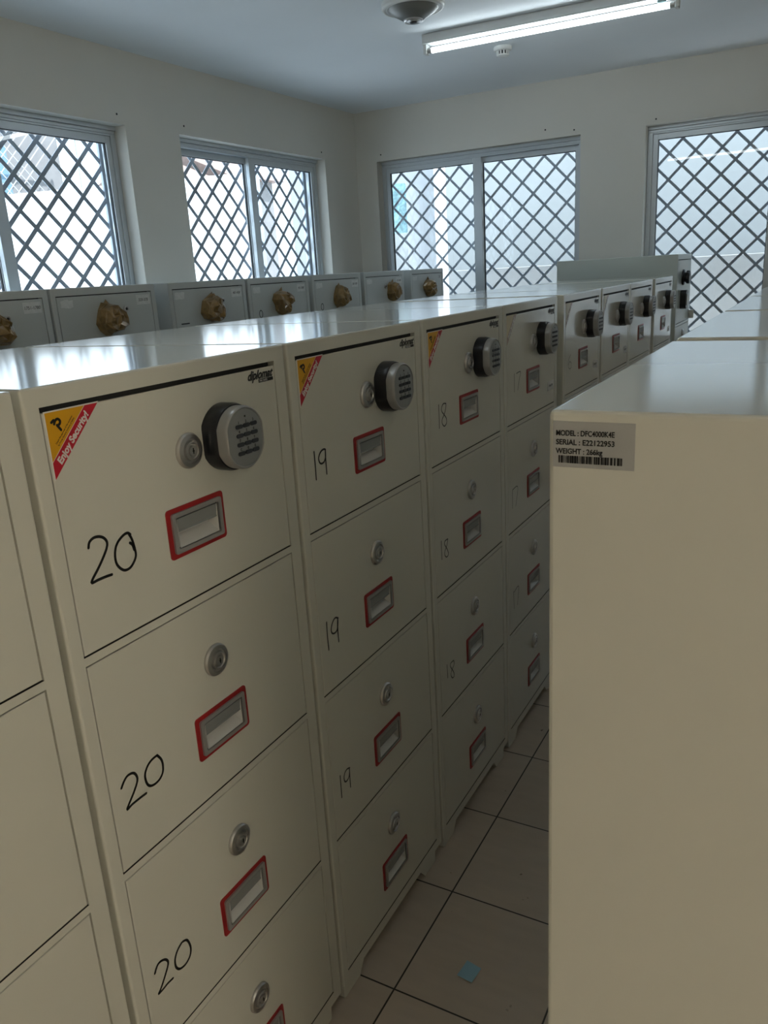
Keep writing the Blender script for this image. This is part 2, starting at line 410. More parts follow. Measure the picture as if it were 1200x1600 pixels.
# ------------------------------------------------------------------ ceiling fittings
LAMPS = []
def lamp(x, y, rot, label, length=1.33, tube='tube'):
    t = empty('fluorescent_lamp', label, 'ceiling lamp', (x, y, ZC), rot, 'fluorescent battens in the room')
    h = length / 2
    bm = B()
    prof = [(-0.030, -0.004), (0.030, -0.004), (0.030, -0.042), (0.036, -0.047), (0.036, -0.051), (-0.036, -0.051), (-0.036, -0.047), (-0.030, -0.042)]
    add_prism(bm, prof, (-h, h), lambda a, b, c: (c, a, b)); add_box(bm, (-h+.05, -0.02, -0.004), (h-.05, 0.02, 0.0)); obj('housing', bm, M['lampbody'], t)
    bm = B(); add_tube(bm, (-h+0.045, -0.004, -0.081), (h-0.045, -0.004, -0.081), 0.0135, 20); obj('tube', bm, M[tube], t, smooth=True)
    for s in (-1, 1):
        bm = B(); add_box(bm, (min(s*(h-.022), s*(h-.002)), -0.024, -0.099), (max(s*(h-.022), s*(h-.002)), 0.022, -0.03), 0.004); obj('lamp_holder', bm, M['whiteplastic'], t)
        bm = B(); add_tube(bm, (s*(h-0.046), -0.004, -0.081), (s*(h-0.022), -0.004, -0.081), 0.0138, 20); obj('end_cap', bm, M['steel'], t)
    bm = B(); add_tube(bm, (h-0.10, -0.03, -0.060), (h-0.06, -0.03, -0.060), 0.011, 14); obj('starter', bm, M['teal'], t)
    return t
lamp(-0.58, 3.865, math.radians(2.2), 'lit fluorescent tube lamp on the ceiling before the back wall')
lamp(-0.48, 0.58, math.radians(1), 'fluorescent tube lamp on the ceiling above the numbered cabinets, reflected in the glass')
fill_lamp = lamp(XR, -1.6, 0, 'added warm fill lamp on the right wall, out of view', tube='filltube')  # fill light added out of view to warm the nearest cabinets
fill_lamp.matrix_world = Matrix(((0, 0, 1, XR), (1, 0, 0, -1.6), (0, 1, 0, 1.40), (0, 0, 0, 1))); fill_lamp['group'] = 'fluorescent battens in the room'

t = empty('ceiling_fixture', 'round grey ceiling fixture with a small central lens, left of the tube lamp', 'ceiling fixture', (-1.045, 3.30, ZC))
bm = B(); add_lathe(bm, [(0.152, 0), (0.152, -0.022), (0.146, -0.030), (0.138, -0.032), (0.132, -0.028), (0.126, -0.028)], 'z', 56); obj('rim', bm, M['whiteplastic'], t, smooth=True)
bm = B(); add_lathe(bm, [(0.124, -0.026), (0.118, -0.036), (0.052, -0.074), (0.048, -0.074)], 'z', 56); obj('cone', bm, M['fixgrey'], t, smooth=True)
bm = B(); add_lathe(bm, [(0.047, -0.073), (0.047, -0.080), (0.042, -0.084), (0.036, -0.080), (0.030, -0.080), (0.026, -0.086), (0.02, -0.084)], 'z', 40); obj('lens_ring', bm, M['steel'], t, smooth=True)
bm = B(); add_lathe(bm, [(0.019, -0.083), (0.017, -0.089), (0.008, -0.092)], 'z', 24); obj('lens', bm, M['black'], t, smooth=True)

t = empty('smoke_detector', 'small white smoke detector with dark slots on the ceiling', 'smoke detector', (-0.985, 4.37, ZC))
bm = B(); add_lathe(bm, [(0.054, 0), (0.054, -0.014), (0.050, -0.020), (0.04, -0.022)], 'z', 40); obj('base', bm, M['whiteplastic'], t, smooth=True)
bm = B(); add_lathe(bm, [(0.031, -0.021), (0.031, -0.042), (0.02, -0.042)], 'z', 32); obj('sensor_chamber', bm, M['black'], t, smooth=True)
bm = B(); add_lathe(bm, [(0.037, -0.041), (0.034, -0.048), (0.022, -0.052)], 'z', 36)
for k in range(12):
    a = 2*math.pi*k/12; ca, sa = math.cos(a), math.sin(a)
    q = [(0.031, -.0035), (0.038, -.0035), (0.038, .0035), (0.031, .0035)]
    add_prism(bm, q, (-0.044, -0.020), lambda p, r, c: (p*ca - r*sa, p*sa + r*ca, c))
obj('slotted_cap', bm, M['whiteplastic'], t)

for p, ax, lab in (((XW, 2.88, 2.508), 'L', 'screw hole above the right corner of the near left window'), ((XW, 3.411, 2.51), 'L', 'screw hole above the left corner of the second left window'),
               ((XW, 4.929, 2.505), 'L', 'screw hole above the window edge nearest the room corner'), ((-2.415, YW, 2.508), 'B', 'screw hole at the left above the first back window'),
               ((-0.858, YW, 2.495), 'B', 'screw hole at the right above the first back window'), ((-1.067, YW, 2.521), 'B', 'faint screw hole left of the one over the first back window'),
               ((-0.301, YW, 2.492), 'B', 'screw hole above the left corner of the right back window')):
    bm = B(); add_lathe(bm, [(0.0055, 0), (0.0055, 0.002), (0.003, 0.002), (0.003, 0.0005)], 'x', 14)
    o = obj('wall_screw', bm, M['shade_black'], None, p, (0, 0, 0) if ax == 'L' else (0, 0, -math.pi/2))
    tag(o, lab, 'screw', 'screws over the windows')

# ------------------------------------------------------------------ cream fire cabinets
W, H, DEP = 0.5433, 1.49, 0.70
ZL = [(1.1234, 1.4645), (0.7703, 1.1108), (0.4168, 0.7579), (0.062, 0.4042)]     # drawer openings, top first
YL = (0.0225, 0.5115)
def carcass(Wd, Ht, depth, yl, zl, zb=0.033, foot=True, bev=0.004):
    ys = [0, yl[0], yl[1], Wd]; zs = sorted({zb, Ht, *[z for p in zl for z in p]})
    bm = B(); cache = {}
    def v(x, y, z):
        k = (round(x, 5), round(y, 5), round(z, 5))
        if k not in cache: cache[k] = bm.verts.new((x, y, z))
        return cache[k]
    holes = {(1, zs.index(a)) for a, b in zl}
    rec = -0.022
    for i in range(3):
        for j in range(len(zs)-1):
            y0, y1, z0, z1 = ys[i], ys[i+1], zs[j], zs[j+1]
            if (i, j) in holes:
                dk = [bm.faces.new((v(rec,y0,z0), v(rec,y1,z0), v(rec,y1,z1), v(rec,y0,z1))),
                      bm.faces.new((v(0,y0,z0), v(0,y1,z0), v(rec,y1,z0), v(rec,y0,z0))), bm.faces.new((v(0,y0,z1), v(0,y1,z1), v(rec,y1,z1), v(rec,y0,z1))),
                      bm.faces.new((v(0,y0,z0), v(0,y0,z1), v(rec,y0,z1), v(rec,y0,z0))), bm.faces.new((v(0,y1,z0), v(0,y1,z1), v(rec,y1,z1), v(rec,y1,z0)))]
                for f in dk[:-1]: f.material_index = 1                   # opening lined black, the shade of the drawer gaps put into colour
            else:
                bm.faces.new((v(0,y0,z0), v(0,y1,z0), v(0,y1,z1), v(0,y0,z1)))
    for y in (0, Wd): bm.faces.new([v(0, y, z) for z in zs] + [v(-depth, y, Ht), v(-depth, y, zb)])
    for z in (zb, Ht): bm.faces.new([v(0, y, z) for y in ys] + [v(-depth, Wd, z), v(-depth, 0, z)])
    bm.faces.new((v(-depth, 0, zb), v(-depth, Wd, zb), v(-depth, Wd, Ht), v(-depth, 0, Ht)))
    bmesh.ops.recalc_face_normals(bm, faces=bm.faces[:])
    es = []
    for e in bm.edges:
        a, b = e.verts[0].co, e.verts[1].co
        on = lambda f: f(a) and f(b)
        front = on(lambda p: abs(p.x) < 1e-6); back = on(lambda p: abs(p.x + depth) < 1e-6)
        top = on(lambda p: abs(p.z - Ht) < 1e-6); s0 = on(lambda p: abs(p.y) < 1e-6); s1 = on(lambda p: abs(p.y - Wd) < 1e-6)
        if sum((front, back, top, s0, s1)) >= 2: es.append(e)
    bmesh.ops.bevel(bm, geom=es, offset=bev, segments=3, profile=0.5, affect='EDGES', clamp_overlap=True)
    if foot:
        to = lambda a, b, c: (c, a, b)
        for x0, x1 in ((-0.09, -0.001), (-depth+.002, -depth+.09)):
            add_prism(bm, [(0.004, 0), (0.072, 0), (0.096, zb+.002), (0.0, zb+.002), (0.0, 0.004)], (x0, x1), to)
            add_prism(bm, [(0.431, 0), (0.496, 0), (0.4985, zb+.002), (0.402, zb+.002)], (x0, x1), to)
    return bm

def panel_with_hole(y0, y1, z0, z1, hole=None, x0=-0.0195, x1=0.0, bev=0.0016):
    bm = B()
    if hole is None:
        add_box(bm, (x0, y0, z0), (x1, y1, z1)); 
    else:
        a, b, c, d = hole
        O = [(y0,z0),(y1,z0),(y1,z1),(y0,z1)]; I = [(a,c),(b,c),(b,d),(a,d)]
        vo = {x: [bm.verts.new((x, *p)) for p in O] for x in (x0, x1)}; vi = {x: [bm.verts.new((x, *p)) for p in I] for x in (x0, x1)}
        for i in range(4):
            j = (i+1) % 4
            for x in (x0, x1): bm.faces.new((vo[x][i], vo[x][j], vi[x][j], vi[x][i]))
            bm.faces.new((vo[x0][i], vo[x0][j], vo[x1][j], vo[x1][i])); bm.faces.new((vi[x0][i], vi[x0][j], vi[x1][j], vi[x1][i]))
    bmesh.ops.recalc_face_normals(bm, faces=bm.faces[:])
    es = [e for e in bm.edges if all(abs(q.co.x - x1) < 1e-6 for q in e.verts) and
          (all(abs(q.co.y-y0) < 1e-6 for q in e.verts) or all(abs(q.co.y-y1) < 1e-6 for q in e.verts) or all(abs(q.co.z-z0) < 1e-6 for q in e.verts) or all(abs(q.co.z-z1) < 1e-6 for q in e.verts))]
    bmesh.ops.bevel(bm, geom=es, offset=bev, segments=2, profile=0.5, affect='EDGES')
    return bm

HY, HZ = 0.2712, [1.2385, 0.8855, 0.5285, 0.1710]                    # handle centres
LY, LZ = 0.2722, [1.3568, 1.0035, 0.6490, 0.2885]                    # lock centres
hole = lambda z: (HY-0.046, HY+0.046, z-0.0255, z+0.0225)

def round_rect(w, h, r, n=5):
    o = []
    for cx, cy, a0 in ((w/2-r, h/2-r, 0), (-w/2+r, h/2-r, 90), (-w/2+r, -h/2+r, 180), (w/2-r, -h/2+r, 270)):
        for k in range(n+1):
            a = math.radians(a0 + 90*k/n); o.append((cx + r*math.cos(a), cy + r*math.sin(a)))
    return o
def frame_prism(bm, outer, inner, x0, x1):
    n = len(outer)
    R = {(k, x): [bm.verts.new((x, *p)) for p in (outer if k == 'o' else inner)] for k in 'oi' for x in (x0, x1)}
    for i in range(n):
        j = (i+1) % n
        for x in (x0, x1): bm.faces.new((R['o',x][i], R['o',x][j], R['i',x][j], R['i',x][i]))
        for k in 'oi': bm.faces.new((R[k,x0][i], R[k,x0][j], R[k,x1][j], R[k,x1][i]))

def make_handle_meshes():
    bm = B(); frame_prism(bm, round_rect(0.1305, 0.0785, 0.006), round_rect(0.104, 0.054, 0.002), 0.0, 0.0016); red = mesh_of(bm, 'handle_surround', M['red'])
    bm = B()
    frame_prism(bm, round_rect(0.1135, 0.0635, 0.004), round_rect(0.0985, 0.0495, 0.0025), 0.001, 0.0052)
    frame = mesh_of(bm, 'handle_frame', M['silver']); bm = B()
    # cup: back, sloping floor and the two cheeks inside the hole of the drawer front
    a, b, zb, zt, dx = -0.0455, 0.0455, -0.0235, 0.0215, -0.0175
    P = lambda x, y, z: bm.verts.new((x, y, z))
    bm.faces.new((P(dx, a, -0.009), P(dx, b, -0.009), P(dx, b, zt), P(dx, a, zt)))
    bm.faces.new((P(0.004, a, zb), P(0.004, b, zb), P(dx, b, -0.009), P(dx, a, -0.009)))
    for y in (a, b): bm.faces.new((P(0.004, y, zb), P(dx, y, -0.009), P(dx, y, zt), P(0.004, y, zt)))
    cup = mesh_of(bm, 'handle', M['cup'])
    bm = B()                                                          # the pull flap hanging over the cup
    add_prism(bm, [(0.0034, 0.0222), (0.0012, 0.0035), (0.0022, 0.0008), (-0.0030, 0.0008), (-0.0036, 0.0222)], (-0.0462, 0.0462), lambda p, q, r: (p, r, q))
    flap = mesh_of(bm, 'handle_flap', M['flap'])
    bm = B(); frame_prism(bm, round_rect(0.0988, 0.0498, 0.0025), round_rect(0.0922, 0.0462, 0.001), 0.0003, 0.0011); seal = mesh_of(bm, 'handle_gap_shade', M['shade_black'])  # black ring standing for the shade between handle frame and flap
    return red, cup, flap, frame, seal
ME_RED, ME_CUP, ME_FLAP, ME_HFRAME, ME_HGAPSHADE = make_handle_meshes()

bm = B(); add_lathe(bm, [(0.0275, 0), (0.0275, 0.0035), (0.0255, 0.0065), (0.0195, 0.0082), (0.0185, 0.0060), (0.0160, 0.0058), (0.0150, 0.0100), (0.0125, 0.0105), (0.0112, 0.0085), (0.0085, 0.0085), (0.0078, 0.0110), (0.006, 0.0112)], 'x', 40)
ME_LOCK = mesh_of(bm, 'lock', M['steel'], True)
bm = B(); add_box(bm, (0.0108, -0.0012, -0.0045), (0.01135, 0.0012, 0.0045)); add_lathe(bm, [(0.0022, 0.0108), (0.0022, 0.01138)], 'x', 14); ME_KEYHOLE = mesh_of(bm, 'keyhole', M['shade_black'])

def flat_side(lim):
    return lambda t: min(1.0, lim / max(1e-6, abs(math.cos(t))))
KY, KZ = 0.3565, 1.3622
bm = B(); add_lathe(bm, [(0.0545, 0), (0.0545, 0.020), (0.0525, 0.027), (0.049, 0.029)], 'x', 64, flat_side(0.90)); ME_KBASE = mesh_of(bm, 'keypad_housing', M['black'], True)
bm = B(); add_lathe(bm, [(0.0505, 0.028), (0.0508, 0.042), (0.0498, 0.0455), (0.0480, 0.0472), (0.0462, 0.0465), (0.0458, 0.0448), (0.045, 0.0446)], 'x', 64, flat_side(0.93)); ME_KRING = mesh_of(bm, 'keypad_bezel', M['silver'], True)
bm = B(); add_lathe(bm, [(0.0455, 0.0440), (0.0455, 0.0460), (0.0435, 0.0464)], 'x', 56, flat_side(0.93)); ME_KFACE = mesh_of(bm, 'keypad_face', M['silverdark'], True)
bm = B(); add_prism(bm, round_rect(0.0165, 0.0064, 0.0031), (0.0463, 0.0480), lambda a, b, c: (c, a, b)); ME_KEY = mesh_of(bm, 'key', M['keyblack'])
KEYS = [(KY + 0.0032 + (i-1)*0.0181, KZ + 0.0195 - j*0.01425) for j in range(4) for i in range(3)]
ME_DIG = {ch: text_mesh(ch, 0.0060, 0, 0.0001, name='key_numeral', material=M['ink'], align='CENTER') for ch in '1234567890CE'}
bm = B(); add_lathe(bm, [(0.0016, 0.0463), (0.0016, 0.0472), (0.001, 0.0474)], 'x', 12); ME_LED = mesh_of(bm, 'indicator', M['shade_black'])

ME_LOGO = text_mesh('diplomat', 0.0225, 0.5, 0.0007, 'brand_lettering', M['ink'])
LOGO_S = 0.0715 / (max(v.co.x for v in ME_LOGO.vertices) - min(v.co.x for v in ME_LOGO.vertices))
bm = B(); add_box(bm, (0.0001, 0, 0), (0.0004, 0.041, 0.0056)); ME_LOGOBAR = mesh_of(bm, 'brand_bar', M['ink'])
ME_LOGOSUB = text_mesh('FIRE SAFES', 0.0048, 0, 0, 'brand_bar_lettering', M['stwhite'])
def sticker_meshes(paler):
    y, r, s = (M['stpale'], M['stpalered'], M['stwhite']) if paler else (M['yellow'], M['stred'], M['stwhite'])
    o = (0.0288, 1.4565); a, b = 0.0620, 0.0848
    to = lambda p, q, c: (c, p, q)
    bm = B(); add_prism(bm, [(o[0]-.0018, o[1]+.0018), (o[0]-.0018, o[1]-b-.002), (o[0]+b+.002, o[1]+.0018)], (0.00005, 0.00025), to); base = mesh_of(bm, 'sticker', s if not paler else y)
    bm = B(); add_prism(bm, [o, (o[0], o[1]-a), (o[0]+a, o[1])], (0.00025, 0.0004), to); yel = mesh_of(bm, 'sticker_yellow_field', y)
    bm = B(); add_prism(bm, [(o[0], o[1]-a-.0012), (o[0], o[1]-b), (o[0]+b, o[1]), (o[0]+a+.0012, o[1])], (0.00025, 0.0004), to); band = mesh_of(bm, 'sticker_red_band', r)
    return base, yel, band, o
ST, ST_PALE = sticker_meshes(False), sticker_meshes(True)
ME_ENJOY = text_mesh('Enjoy Security!', 0.0130, 0.12, 0.0005, 'sticker_slogan', M['stwhite'], 'CENTER')
ME_SMALL1 = text_mesh('Check the approval of the container', 0.0030, 0, 0, 'sticker_small_print', M['ink'], 'CENTER')
ME_SMALL2 = text_mesh('by Korea General Institute of Safety', 0.0030, 0, 0, 'sticker_small_print', M['ink'], 'CENTER')
def p_mark():
    return mesh_of(ribbon([[(0.0366, 1.4437), (0.0403, 1.4460)], [(0.0405, 1.4412), (0.0428, 1.4452), (0.0468, 1.4466), (0.0498, 1.4438), (0.0490, 1.4405), (0.0468, 1.4392)], [(0.0443, 1.4392), (0.0493, 1.4322)]], 0.0036, 0.00055), 'sticker_mark', M['ink'])
ME_PMARK = p_mark()

D={"20a":[[[0.06,1.27],[0.0629,1.2769],[0.0703,1.2805],[0.0797,1.2796],[0.0878,1.2749],[0.0919,1.2674],[0.0891,1.259],[0.0798,1.2473],[0.0693,1.2362],[0.0552,1.2221],[0.067,1.2215],[0.0791,1.2213],[0.0912,1.2204]],[[0.1345,1.2653],[0.1296,1.269],[0.1213,1.2679],[0.1106,1.2619],[0.104,1.2528],[0.1014,1.2398],[0.1039,1.2288],[0.1131,1.219],[0.1243,1.2182],[0.1338,1.2246],[0.1389,1.2332],[0.1382,1.2464],[0.1357,1.2588],[0.1322,1.2661]],[[0.1314,1.2538],[0.1354,1.2493],[0.1372,1.2416]]],"20b":[[[0.0452,0.9048],[0.0518,0.9122],[0.0595,0.9166],[0.0701,0.9145],[0.0754,0.9064],[0.075,0.8971],[0.0655,0.8842],[0.0488,0.8665],[0.0594,0.8678],[0.0749,0.8681],[0.0877,0.8677]],[[0.1195,0.9143],[0.1068,0.913],[0.0969,0.9071],[0.0908,0.8965],[0.0921,0.8823],[0.0978,0.8743],[0.1075,0.8715],[0.1184,0.8737],[0.1259,0.8813],[0.128,0.8937],[0.1258,0.9043],[0.1195,0.9143]]],"20c":[[[0.0469,0.5628],[0.0529,0.5708],[0.0593,0.5732],[0.0693,0.5692],[0.0751,0.5611],[0.0741,0.5528],[0.0649,0.5399],[0.0533,0.5264],[0.0475,0.5213],[0.0576,0.521],[0.0676,0.5221],[0.0798,0.5211]],[[0.1111,0.5668],[0.1194,0.5629],[0.1241,0.5534],[0.1261,0.5394],[0.1219,0.5276],[0.1117,0.5216],[0.1015,0.5223],[0.0946,0.5262],[0.0895,0.536],[0.0902,0.5496],[0.0973,0.5604],[0.1085,0.5665]]],"19a":[[[0.0588,1.2803],[0.0591,1.2562],[0.0587,1.2253]],[[0.0989,1.2759],[0.0939,1.2779],[0.0851,1.2769],[0.0766,1.2712],[0.0725,1.2636],[0.0751,1.2553],[0.0815,1.2519],[0.0903,1.2533],[0.0966,1.26],[0.0981,1.2683],[0.0979,1.2751],[0.097,1.257],[0.0972,1.2425],[0.0971,1.2274]]],"19b":[[[0.0526,0.9273],[0.0516,0.8977],[0.0527,0.8655]],[[0.0961,0.9183],[0.0867,0.9232],[0.0779,0.9207],[0.0702,0.9125],[0.067,0.9024],[0.0709,0.8944],[0.0805,0.8916],[0.0895,0.8954],[0.0938,0.9081],[0.0948,0.9188],[0.0914,0.8946],[0.0919,0.8665]]],"19c":[[[0.0552,0.5635],[0.0549,0.5383],[0.0547,0.5089]],[[0.0949,0.5586],[0.0842,0.562],[0.0742,0.5589],[0.0697,0.5494],[0.0715,0.5388],[0.0789,0.5349],[0.0882,0.5385],[0.0928,0.5489],[0.0935,0.5595],[0.0925,0.5347],[0.0925,0.5106]]],"18a":[[[0.0755,1.2758],[0.0755,1.2474],[0.0744,1.2163]],[[0.1202,1.2718],[0.1038,1.2738],[0.0927,1.2662],[0.0925,1.2567],[0.1048,1.2463],[0.1187,1.2342],[0.1194,1.2215],[0.1055,1.2158],[0.0931,1.2251],[0.094,1.2359],[0.1082,1.2471],[0.1176,1.2606],[0.1202,1.2718]]],"18b":[[[0.0598,0.9189],[0.0606,0.8678]],[[0.1022,0.9117],[0.0831,0.9113],[0.0809,0.9022],[0.0961,0.8838],[0.1025,0.8683],[0.0906,0.864],[0.0799,0.8727],[0.0808,0.884],[0.0957,0.8973],[0.1022,0.9117]]],"18c":[[[0.0672,0.5549],[0.0694,0.5141]],[[0.1126,0.5475],[0.0923,0.5482],[0.0899,0.5384],[0.1076,0.5151],[0.113,0.4995],[0.1006,0.4984],[0.0911,0.5123],[0.0969,0.5241],[0.114,0.534],[0.1126,0.5475]]],"17a":[[[0.0891,1.2789],[0.0889,1.2227]],[[0.1087,1.2776],[0.1463,1.2783],[0.1357,1.2577],[0.1198,1.2247]]],"17b":[[[0.0606,0.9117],[0.0602,0.8516]],[[0.0621,0.9127],[0.1118,0.9103],[0.0908,0.851]]],"17c":[[[0.0616,0.5622],[0.0655,0.4991]],[[0.0672,0.5578],[0.1119,0.5618],[0.0985,0.5006]]],"16a":[[[0.0962,1.2677],[0.0655,1.2494],[0.0663,1.2256],[0.0866,1.2159],[0.1052,1.2208],[0.1047,1.2349],[0.0827,1.2434],[0.066,1.2336]]]}
INKW = {'20': 0.0042, '19': 0.0038, '18': 0.0033, '17': 0.0032, '16': 0.0028}
ME_BODY = mesh_of(carcass(W, H, DEP, YL, ZL), 'body', M['cream']); ME_BODY.materials.append(M['shade_black'])
ME_DRAWER = []
for i, (a, b) in enumerate(ZL):
    top = b - (0.0075 if i == 0 else 0.0022)
    ME_DRAWER.append(mesh_of(panel_with_hole(YL[0]+0.0024, YL[1]-0.0022, a+0.0020, top, hole(HZ[i])), 'drawer', M['cream']))
bm = B(); add_box(bm, (-0.018, YL[0]+0.001, 1.4573), (-0.0045, YL[1]-0.012, 1.4643)); ME_GAPSHADE = mesh_of(bm, 'shade_black', M['shade_black'])  # black strip added to deepen the shade above the top drawer
bm = B(); add_box(bm, (0.0001, 0, 0), (0.0004, 0.074, 0.032)); ME_NUMLABEL = mesh_of(bm, 'number_label', M['paperlabel'])
ME_PEN = text_mesh('1700-1799', 0.010, 0.1, 0, 'label_writing', M['inkfaint'], 'CENTER')

def fire_cabinet(x, y, label, group, number=None, sticker=None, fittings=True, numlabel=False, z=0.0):
    t = empty('fire_cabinet', label, 'cabinet', (x, y, z), 0, group)
    place('body', ME_BODY, t)
    place('shade_black', ME_GAPSHADE, t)
    for i in range(4):
        d = place('drawer', ME_DRAWER[i], t)
        lk = place('lock', ME_LOCK, d, (0, LY, LZ[i]))
        place('handle', ME_CUP, d, (0, HY, HZ[i])); place('handle_frame', ME_HFRAME, d, (0, HY, HZ[i])); place('handle_gap_shade', ME_HGAPSHADE, d, (0, HY, HZ[i])); place('handle_flap', ME_FLAP, d, (0, HY, HZ[i])); place('handle_surround', ME_RED, d, (0, HY, HZ[i]))['label'] = 'red handle surround'
        if not fittings: continue
        place('keyhole', ME_KEYHOLE, d, (0, LY, LZ[i]))
        k = str(number) + 'abcd'[i]
        if k in D:
            place('handwritten_number', mesh_of(ribbon(D[k], INKW[str(number)]), 'handwritten_number', M['ink'] if number > 17 else M['inkfaint']), d)
        if i == 0:
            place('keypad_housing', ME_KBASE, d, (0, KY, KZ)); place('keypad_bezel', ME_KRING, d, (0, KY, KZ)); place('keypad_face', ME_KFACE, d, (0, KY, KZ))
            place('indicator', ME_LED, d, (0, KY+0.002, KZ+0.034))
            for q, (ky, kz) in enumerate(KEYS):
                place('key', ME_KEY, d, (0, ky, kz))
                if number in (20, 19, 18): place('key_numeral', ME_DIG['123456789C0E'[q]], d, mtx=on_front(ky, kz+0.0044, 0.0467))
            place('brand_lettering', ME_LOGO, d, mtx=on_front(0.4325, 1.4400, 0.0003) @ Matrix.Diagonal((LOGO_S, 0.92, 1, 1))); place('brand_bar', ME_LOGOBAR, d, (0, 0.4630, 1.4330)); place('brand_bar_lettering', ME_LOGOSUB, d, mtx=on_front(0.4650, 1.4341, 0.0005))
            if sticker:
                S = ST if sticker == 1 else ST_PALE; o = S[3]
                place('sticker', S[0], d); place('sticker_yellow_field', S[1], d); place('sticker_red_band', S[2], d)
                c = 0.0734 / 2
                place('sticker_slogan', ME_ENJOY, d, mtx=on_front(o[0]+c+.0030, o[1]-c-.0036, 0.00055, math.radians(45)))
                if sticker == 1:
                    place('sticker_small_print', ME_SMALL2, d, mtx=on_front(o[0]+.0285, o[1]-.0285, 0.00055, math.radians(45)))
                    place('sticker_small_print', ME_SMALL1, d, mtx=on_front(o[0]+.0258, o[1]-.0258, 0.00055, math.radians(45)))
                    place('sticker_mark', ME_PMARK, d)
            if numlabel:
                place('number_label', ME_NUMLABEL, d, (0, 0.428, 1.1735)); place('label_writing', ME_PEN, d, mtx=on_front(0.465, 1.186, 0.0006))
    return t
GR = 'cream fire cabinets in the numbered row'
fire_cabinet(0, -0.5535, 'cream fire cabinet cut off by the left edge, beside the one numbered 20', GR, 21, 1)
fire_cabinet(0, 0.0, 'cream fire cabinet with 20 handwritten on its drawers', GR, 20, 1)
fire_cabinet(0, 0.5527, 'cream fire cabinet with 19 handwritten on its drawers', GR, 19, 1)
fire_cabinet(0, 1.1061, 'cream fire cabinet with 18 handwritten on its drawers', GR, 18, 1)
fire_cabinet(0, 1.6545, 'cream fire cabinet with faint 17 handwritten on its drawers', GR, 17, 2, numlabel=True)
fire_cabinet(0, 2.275, 'cream fire cabinet with a faint 6 left of its handle, past the gap after 17', GR, 16, 2, numlabel=True)
fire_cabinet(0, 2.838, 'cream fire cabinet next beyond the faint 6, left of a touching pair', GR, 15, 2, numlabel=True)
fire_cabinet(0, 3.383, 'cream fire cabinet touching its nearer neighbour, with a gap on its far side', GR, 14, None)
fire_cabinet(0, 4.004, 'farthest low cream fire cabinet, just before the taller grey one', GR, 13, None, numlabel=True)

# the right hand row, backs to the aisle
GR2 = 'cream fire cabinets along the right edge'
first = None
for y, lab in ((-0.030, 'large cream cabinet in the right foreground with a printed serial label on its side'), (0.5570, 'cream cabinet directly behind the right foreground one, only its top showing'),
               (1.128, 'third cream cabinet from the camera in the right row, top showing'), (1.690, 'fourth cream cabinet from the camera in the right row, a sliver of top showing')):
    c = fire_cabinet(0.6585 + DEP, y, lab, GR2, None, None, fittings=False)
    first = first or c
c = first; sx = 0.6622 - (0.6585 + DEP)
bm = B(); add_box(bm, (0, -0.0004, 0), (0.0625, -0.0001, 0.0362), 0); lb = obj('serial_label', bm, M['silverlabel'], c, (sx, 0, 1.4456))
lb['label'] = 'grey printed serial label with barcode'
def on_side(x, z): return Matrix.Translation((x, -0.00055, z)) @ Matrix(((1, 0, 0, 0), (0, 0, -1, 0), (0, 1, 0, 0), (0, 0, 0, 1)))
for q, s in enumerate(('MODEL : DFC4000K4E', 'SERIAL : E22122953', 'WEIGHT : 266kg')):
    me = text_mesh(s, 0.0060, 0, 0.0001, 'label_lettering', M['ink']); xs = [v.co.x for v in me.vertices]; wd = max(xs) - min(xs)
    tw = (0.0447, 0.0449, 0.0363)[q]
    place('label_lettering', me, lb, mtx=on_side(0.0024, 0.0250 - 0.0071*q) @ Matrix.Diagonal((tw / wd, 1, 1, 1)))
bm = B(); x = 0.0046; random.seed(12)
while x < 0.0535:
    w = random.choice((0.0005, 0.0005, 0.0008, 0.0011, 0.0016)); add_box(bm, (x, -0.0007, 0.0034), (min(x+w, 0.0536), -0.0004, 0.0093)); x += w + random.choice((0.0004, 0.0004, 0.0007, 0.0012))
obj('barcode', bm, M['ink'], lb)

# ------------------------------------------------------------------ grey cabinets along the left wall
GW, GH = 0.541, 1.615
GZ = [(1.215, 1.586), (0.835, 1.200), (0.455, 0.820), (0.070, 0.440)]
GY = (0.021, 0.515)
ME_GBODY = mesh_of(carcass(GW, GH, 0.70, GY, GZ), 'body', M['grey']); ME_GBODY.materials.append(M['shade_black'])
ME_GDR = [mesh_of(panel_with_hole(GY[0]+.003, GY[1]-.003, a+.003, b-.004), 'drawer', M['grey']) for a, b in GZ]
bm = B(); add_lathe(bm, [(0.0135, 0), (0.0135, 0.004), (0.011, 0.007), (0.008, 0.007), (0.0075, 0.005)], 'x', 28); ME_GLOCK = mesh_of(bm, 'lock', M['steel'], True)
bm = B(); add_lathe(bm, [(0.0055, 0.0052), (0.004, 0.0075)], 'x', 20); ME_GPLUG = mesh_of(bm, 'lock_plug', M['shade_black'], True)
bm = B(); add_lathe(bm, [(0.05, 0), (0.05, 0.006), (0.036, 0.010), (0.034, 0.042), (0.028, 0.046)], 'x', 40); ME_DIAL = mesh_of(bm, 'dial', M['steel'], True)
bm = B(); add_box(bm, (0, -0.06, -0.016), (0.012, 0.06, 0.016), 0.003); ME_GPULL = mesh_of(bm, 'handle', M['silver'])
